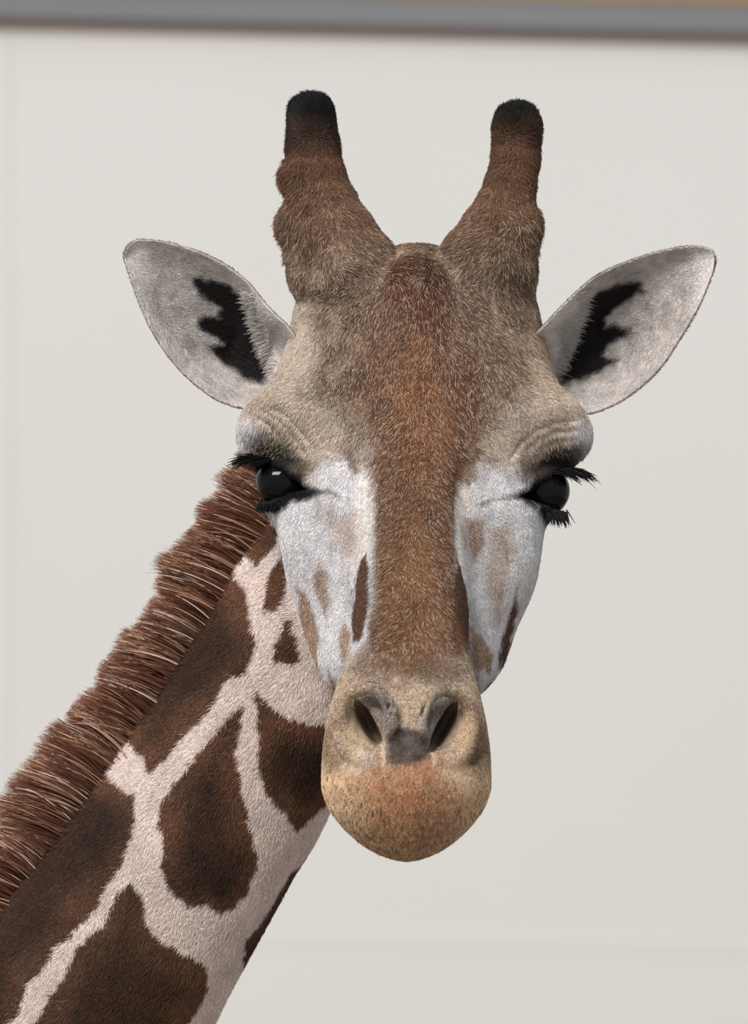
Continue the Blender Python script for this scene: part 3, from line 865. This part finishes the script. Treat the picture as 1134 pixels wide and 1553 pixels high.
# single hairs differ: pale tips and dark ones
v = rng.random(N)
g = np.where(lum < 0.35, 0.5 + 1.0 * rng.random(N) ** 1.3, 0.72 + 0.5 * rng.random(N))
pale = (RG == 0) & (v < np.where(py < 700, 0.15, 0.10) * sstep(250, 470, py)) & ~wh & (py < 1000)
HC2 = HCOL * g[:, None]
HC2[pale] = HC2[pale] * 0.5 + lin((196, 176, 156)) * 0.45
RAD = np.where(RG >= 2, 0.4, np.where(muz, 0.5, 0.55)) * (0.75 + 0.5 * rng.random(N))
RAD[pale] *= 1.2; LEN[pale] *= 1.15
HC2 = np.clip(HC2, 0.002, 0.95)
# nothing inside nostrils and the black ear hollows is furred thickly
horn_l = up & (px < 632) & (py < 380); horn_r = up & (px >= 632) & (py < 380)
groups = [('face_fur', (RG == 0) & ~horn_l & ~horn_r, None), ('neck_fur', RG == 1, None),
          ('horn_fur', horn_l, 'brown horn fur with blackish top'), ('horn_fur', horn_r, 'brown horn fur with blackish top'),
          ('ear_fur', el, None), ('ear_fur', er, None)]
for nm, mk, lb in groups:
    hair_object(nm, R[mk], d0[mk], bend[mk], LEN[mk], RAD[mk], HC2[mk], M_FUR, 4, lb)
print('fur hairs', N, 'verts', len(V))

# fringe of longer pale hairs along the inner fold of each ear
from mathutils.bvhtree import BVHTree
em = FREG >= 2
BVH = BVHTree.FromPolygons([tuple(v) for v in V[Q[em]].reshape(-1, 3)], [tuple(range(i, i + 4)) for i in range(0, 4 * int(em.sum()), 4)])
def hit(px_, py_):
    o = Vector((CX, CY, -D)); t = Vector(W(px_, py_, 0.0))
    h = BVH.ray_cast(o, (t - o).normalized())
    return (np.array(h[0]), np.array(h[1])) if h[0] is not None else (None, None)
def fringe(pts, aim):
    n = 900
    pl = resample(pts, n); r = []; dr = []
    for q in pl:
        h, nn = hit(q[0] + rng.normal(0, 4), q[1] + rng.normal(0, 4))
        if h is None: continue
        if nn[2] > 0: nn = -nn
        a = np.array([aim[0], aim[1], 0]) + rng.normal(0, .22, 3)
        a = a - (a @ nn) * nn; a /= np.linalg.norm(a)
        r.append(h); dr.append(a * 0.9 + nn * 0.42)
    r, dr = np.array(r), unit(np.array(dr)); n = len(r)
    c = lin((206, 198, 192))[None] * (0.55 + 0.5 * rng.random((n, 1)))
    hair_object('ear_fringe', r, dr, np.tile([0, 0.12, 0.1], (n, 1)), 5 + 14 * rng.random(n), np.full(n, 0.42), np.clip(c, 0, .95), M_FUR, 5)
fringe([(378, 446), (388, 482), (400, 515), (416, 560)], (-0.95, 0.25))
fringe([(884, 446), (874, 482), (860, 515), (843, 562)], (0.95, 0.25))

# mane
def mane():
    n = 92000
    t = rng.random(n)
    s = AL[0] - 40 + t * (AL[4] - AL[0] + 900)
    C = np.stack([np.interp(s, AL, AX[:, i]) for i in range(3)], -1)
    C[s < 0] = AX[0] + (AX[1] - AX[0]) / AL[1] * s[s < 0][:, None]
    rad = np.interp(s, AL, AR)
    e = unit(np.stack([np.interp(s + 5, AL, AX[:, i]) - np.interp(s - 5, AL, AX[:, i]) for i in range(3)], -1))
    e[s < 6] = unit((AX[1] - AX[0])[None])[0]
    sd = unit(np.cross(e, np.array([0, 0, 1.0]))); sd[sd[:, 0] > 0] *= -1         # up and back, away from the throat
    ang = rng.normal(0, 0.12, n)
    dep = np.array([0, 0, 1.0])
    r = C + sd * (np.cos(ang) * rad * 0.985)[:, None] + dep[None] * (np.sin(ang) * rad * 0.9)[:, None]
    cl = np.stack([s, np.zeros(n), np.zeros(n)], -1)
    tuft = noise(cl, 55, 41) * 0.16 + noise(cl, 18, 42) * 0.12
    L = 100 * (1 + tuft) * (0.55 + 0.5 * rng.random(n) ** 0.7) * sstep(-60, 60, s + 40)
    lean = noise(cl, 40, 43) * 0.16 + noise(cl, 13, 45) * 0.12
    dr = unit(sd + e * (-0.10 + lean + rng.normal(0, .07, n))[:, None] + dep[None] * (ang * 0.9 + rng.normal(0, .06, n))[:, None])
    bd = e * (0.06 + 0.06 * rng.random(n))[:, None] + np.array([0, 0.10, 0])[None] * 1.0
    strand = noise(np.stack([s, ang * 200, np.zeros(n)], -1), 6, 44)
    col = np.where((strand > 0.42)[:, None], lin((176, 138, 112))[None], lin((94, 58, 42))[None]) * (0.6 + 0.7 * rng.random((n, 1)))
    white = rng.random(n) < 0.035
    col[white] = lin((226, 206, 190))
    hair_object('mane', r, dr, bd, L, np.full(n, 0.75) * (0.7 + 0.6 * rng.random(n)), np.clip(col, 0, .95), M_MANE, 6, 'upright reddish brown mane')
mane()

# eyelashes
def lashes(name, pts, depth, aim, L, n, down):
    pl = resample(pts, n)
    r = W(pl[:, 0] + rng.normal(0, 1.2, n), pl[:, 1] + rng.normal(0, 1.2, n), np.interp(np.linspace(0, 1, n), [0, 1], depth))
    dr = unit(np.asarray(aim, float)[None] + rng.normal(0, .12, (n, 3)))
    hair_object(name, r, dr, np.tile(down, (n, 1)), L * (0.6 + 0.5 * rng.random(n)), np.full(n, 1.1), np.tile(lin((7, 6, 6)), (n, 1)), M_LASH, 6, 'black lashes')
lashes('upper_eyelash', [(384, 699), (392, 695), (402, 694), (414, 699)], (34, -6), (-0.92, -0.1, -0.35), 42, 170, (0, 0.28, 0))
lashes('upper_eyelash', [(868, 716), (860, 712), (850, 711), (838, 715)], (34, -6), (0.92, 0.02, -0.35), 42, 170, (0, 0.30, 0))
lashes('lower_eyelash', [(392, 766), (410, 766), (430, 760)], (0, -14), (-0.2, 0.7, -0.7), 14, 70, (0, 0.2, 0))
lashes('lower_eyelash', [(858, 776), (845, 776), (826, 772)], (6, -12), (0.25, 0.85, -0.45), 24, 120, (0, 0.1, 0))


# short dark bristles on the upper lip
BVL = BVHTree.FromPolygons([tuple(v) for v in V[Q[(FREG == 0) & (FC[:, 2] < -200) & (FC[:, 1] > 1000)]].reshape(-1, 3)],
                           [tuple(range(i, i + 4)) for i in range(0, 4 * int(((FREG == 0) & (FC[:, 2] < -200) & (FC[:, 1] > 1000)).sum()), 4)])
rr, dd = [], []
org = Vector((CX, CY, -D))
for i in range(1300):
    qx, qy = 616 + rng.uniform(-126, 126), rng.uniform(1170, 1304)
    if rng.random() > 0.15 + 0.85 * max(0, (qy - 1190) / 100): continue
    h = BVL.ray_cast(org, (Vector(W(qx, qy, 0.0)) - org).normalized())
    if h[0] is None: continue
    nn = np.array(h[1]); nn = -nn if nn[2] > 0 else nn
    a = np.array([(qx - 616) / 200, 1.0, 0]) + rng.normal(0, .15, 3)
    a = a - (a @ nn) * nn
    rr.append(np.array(h[0])); dd.append(a / np.linalg.norm(a) + nn * 0.35)
rr, dd = np.array(rr), unit(np.array(dd)); n = len(rr)
hair_object('lip_bristles', rr, dd, np.zeros((n, 3)), 6 + 6 * rng.random(n), np.full(n, 0.45), np.tile(lin((88, 66, 50)), (n, 1)), M_FUR, 4)
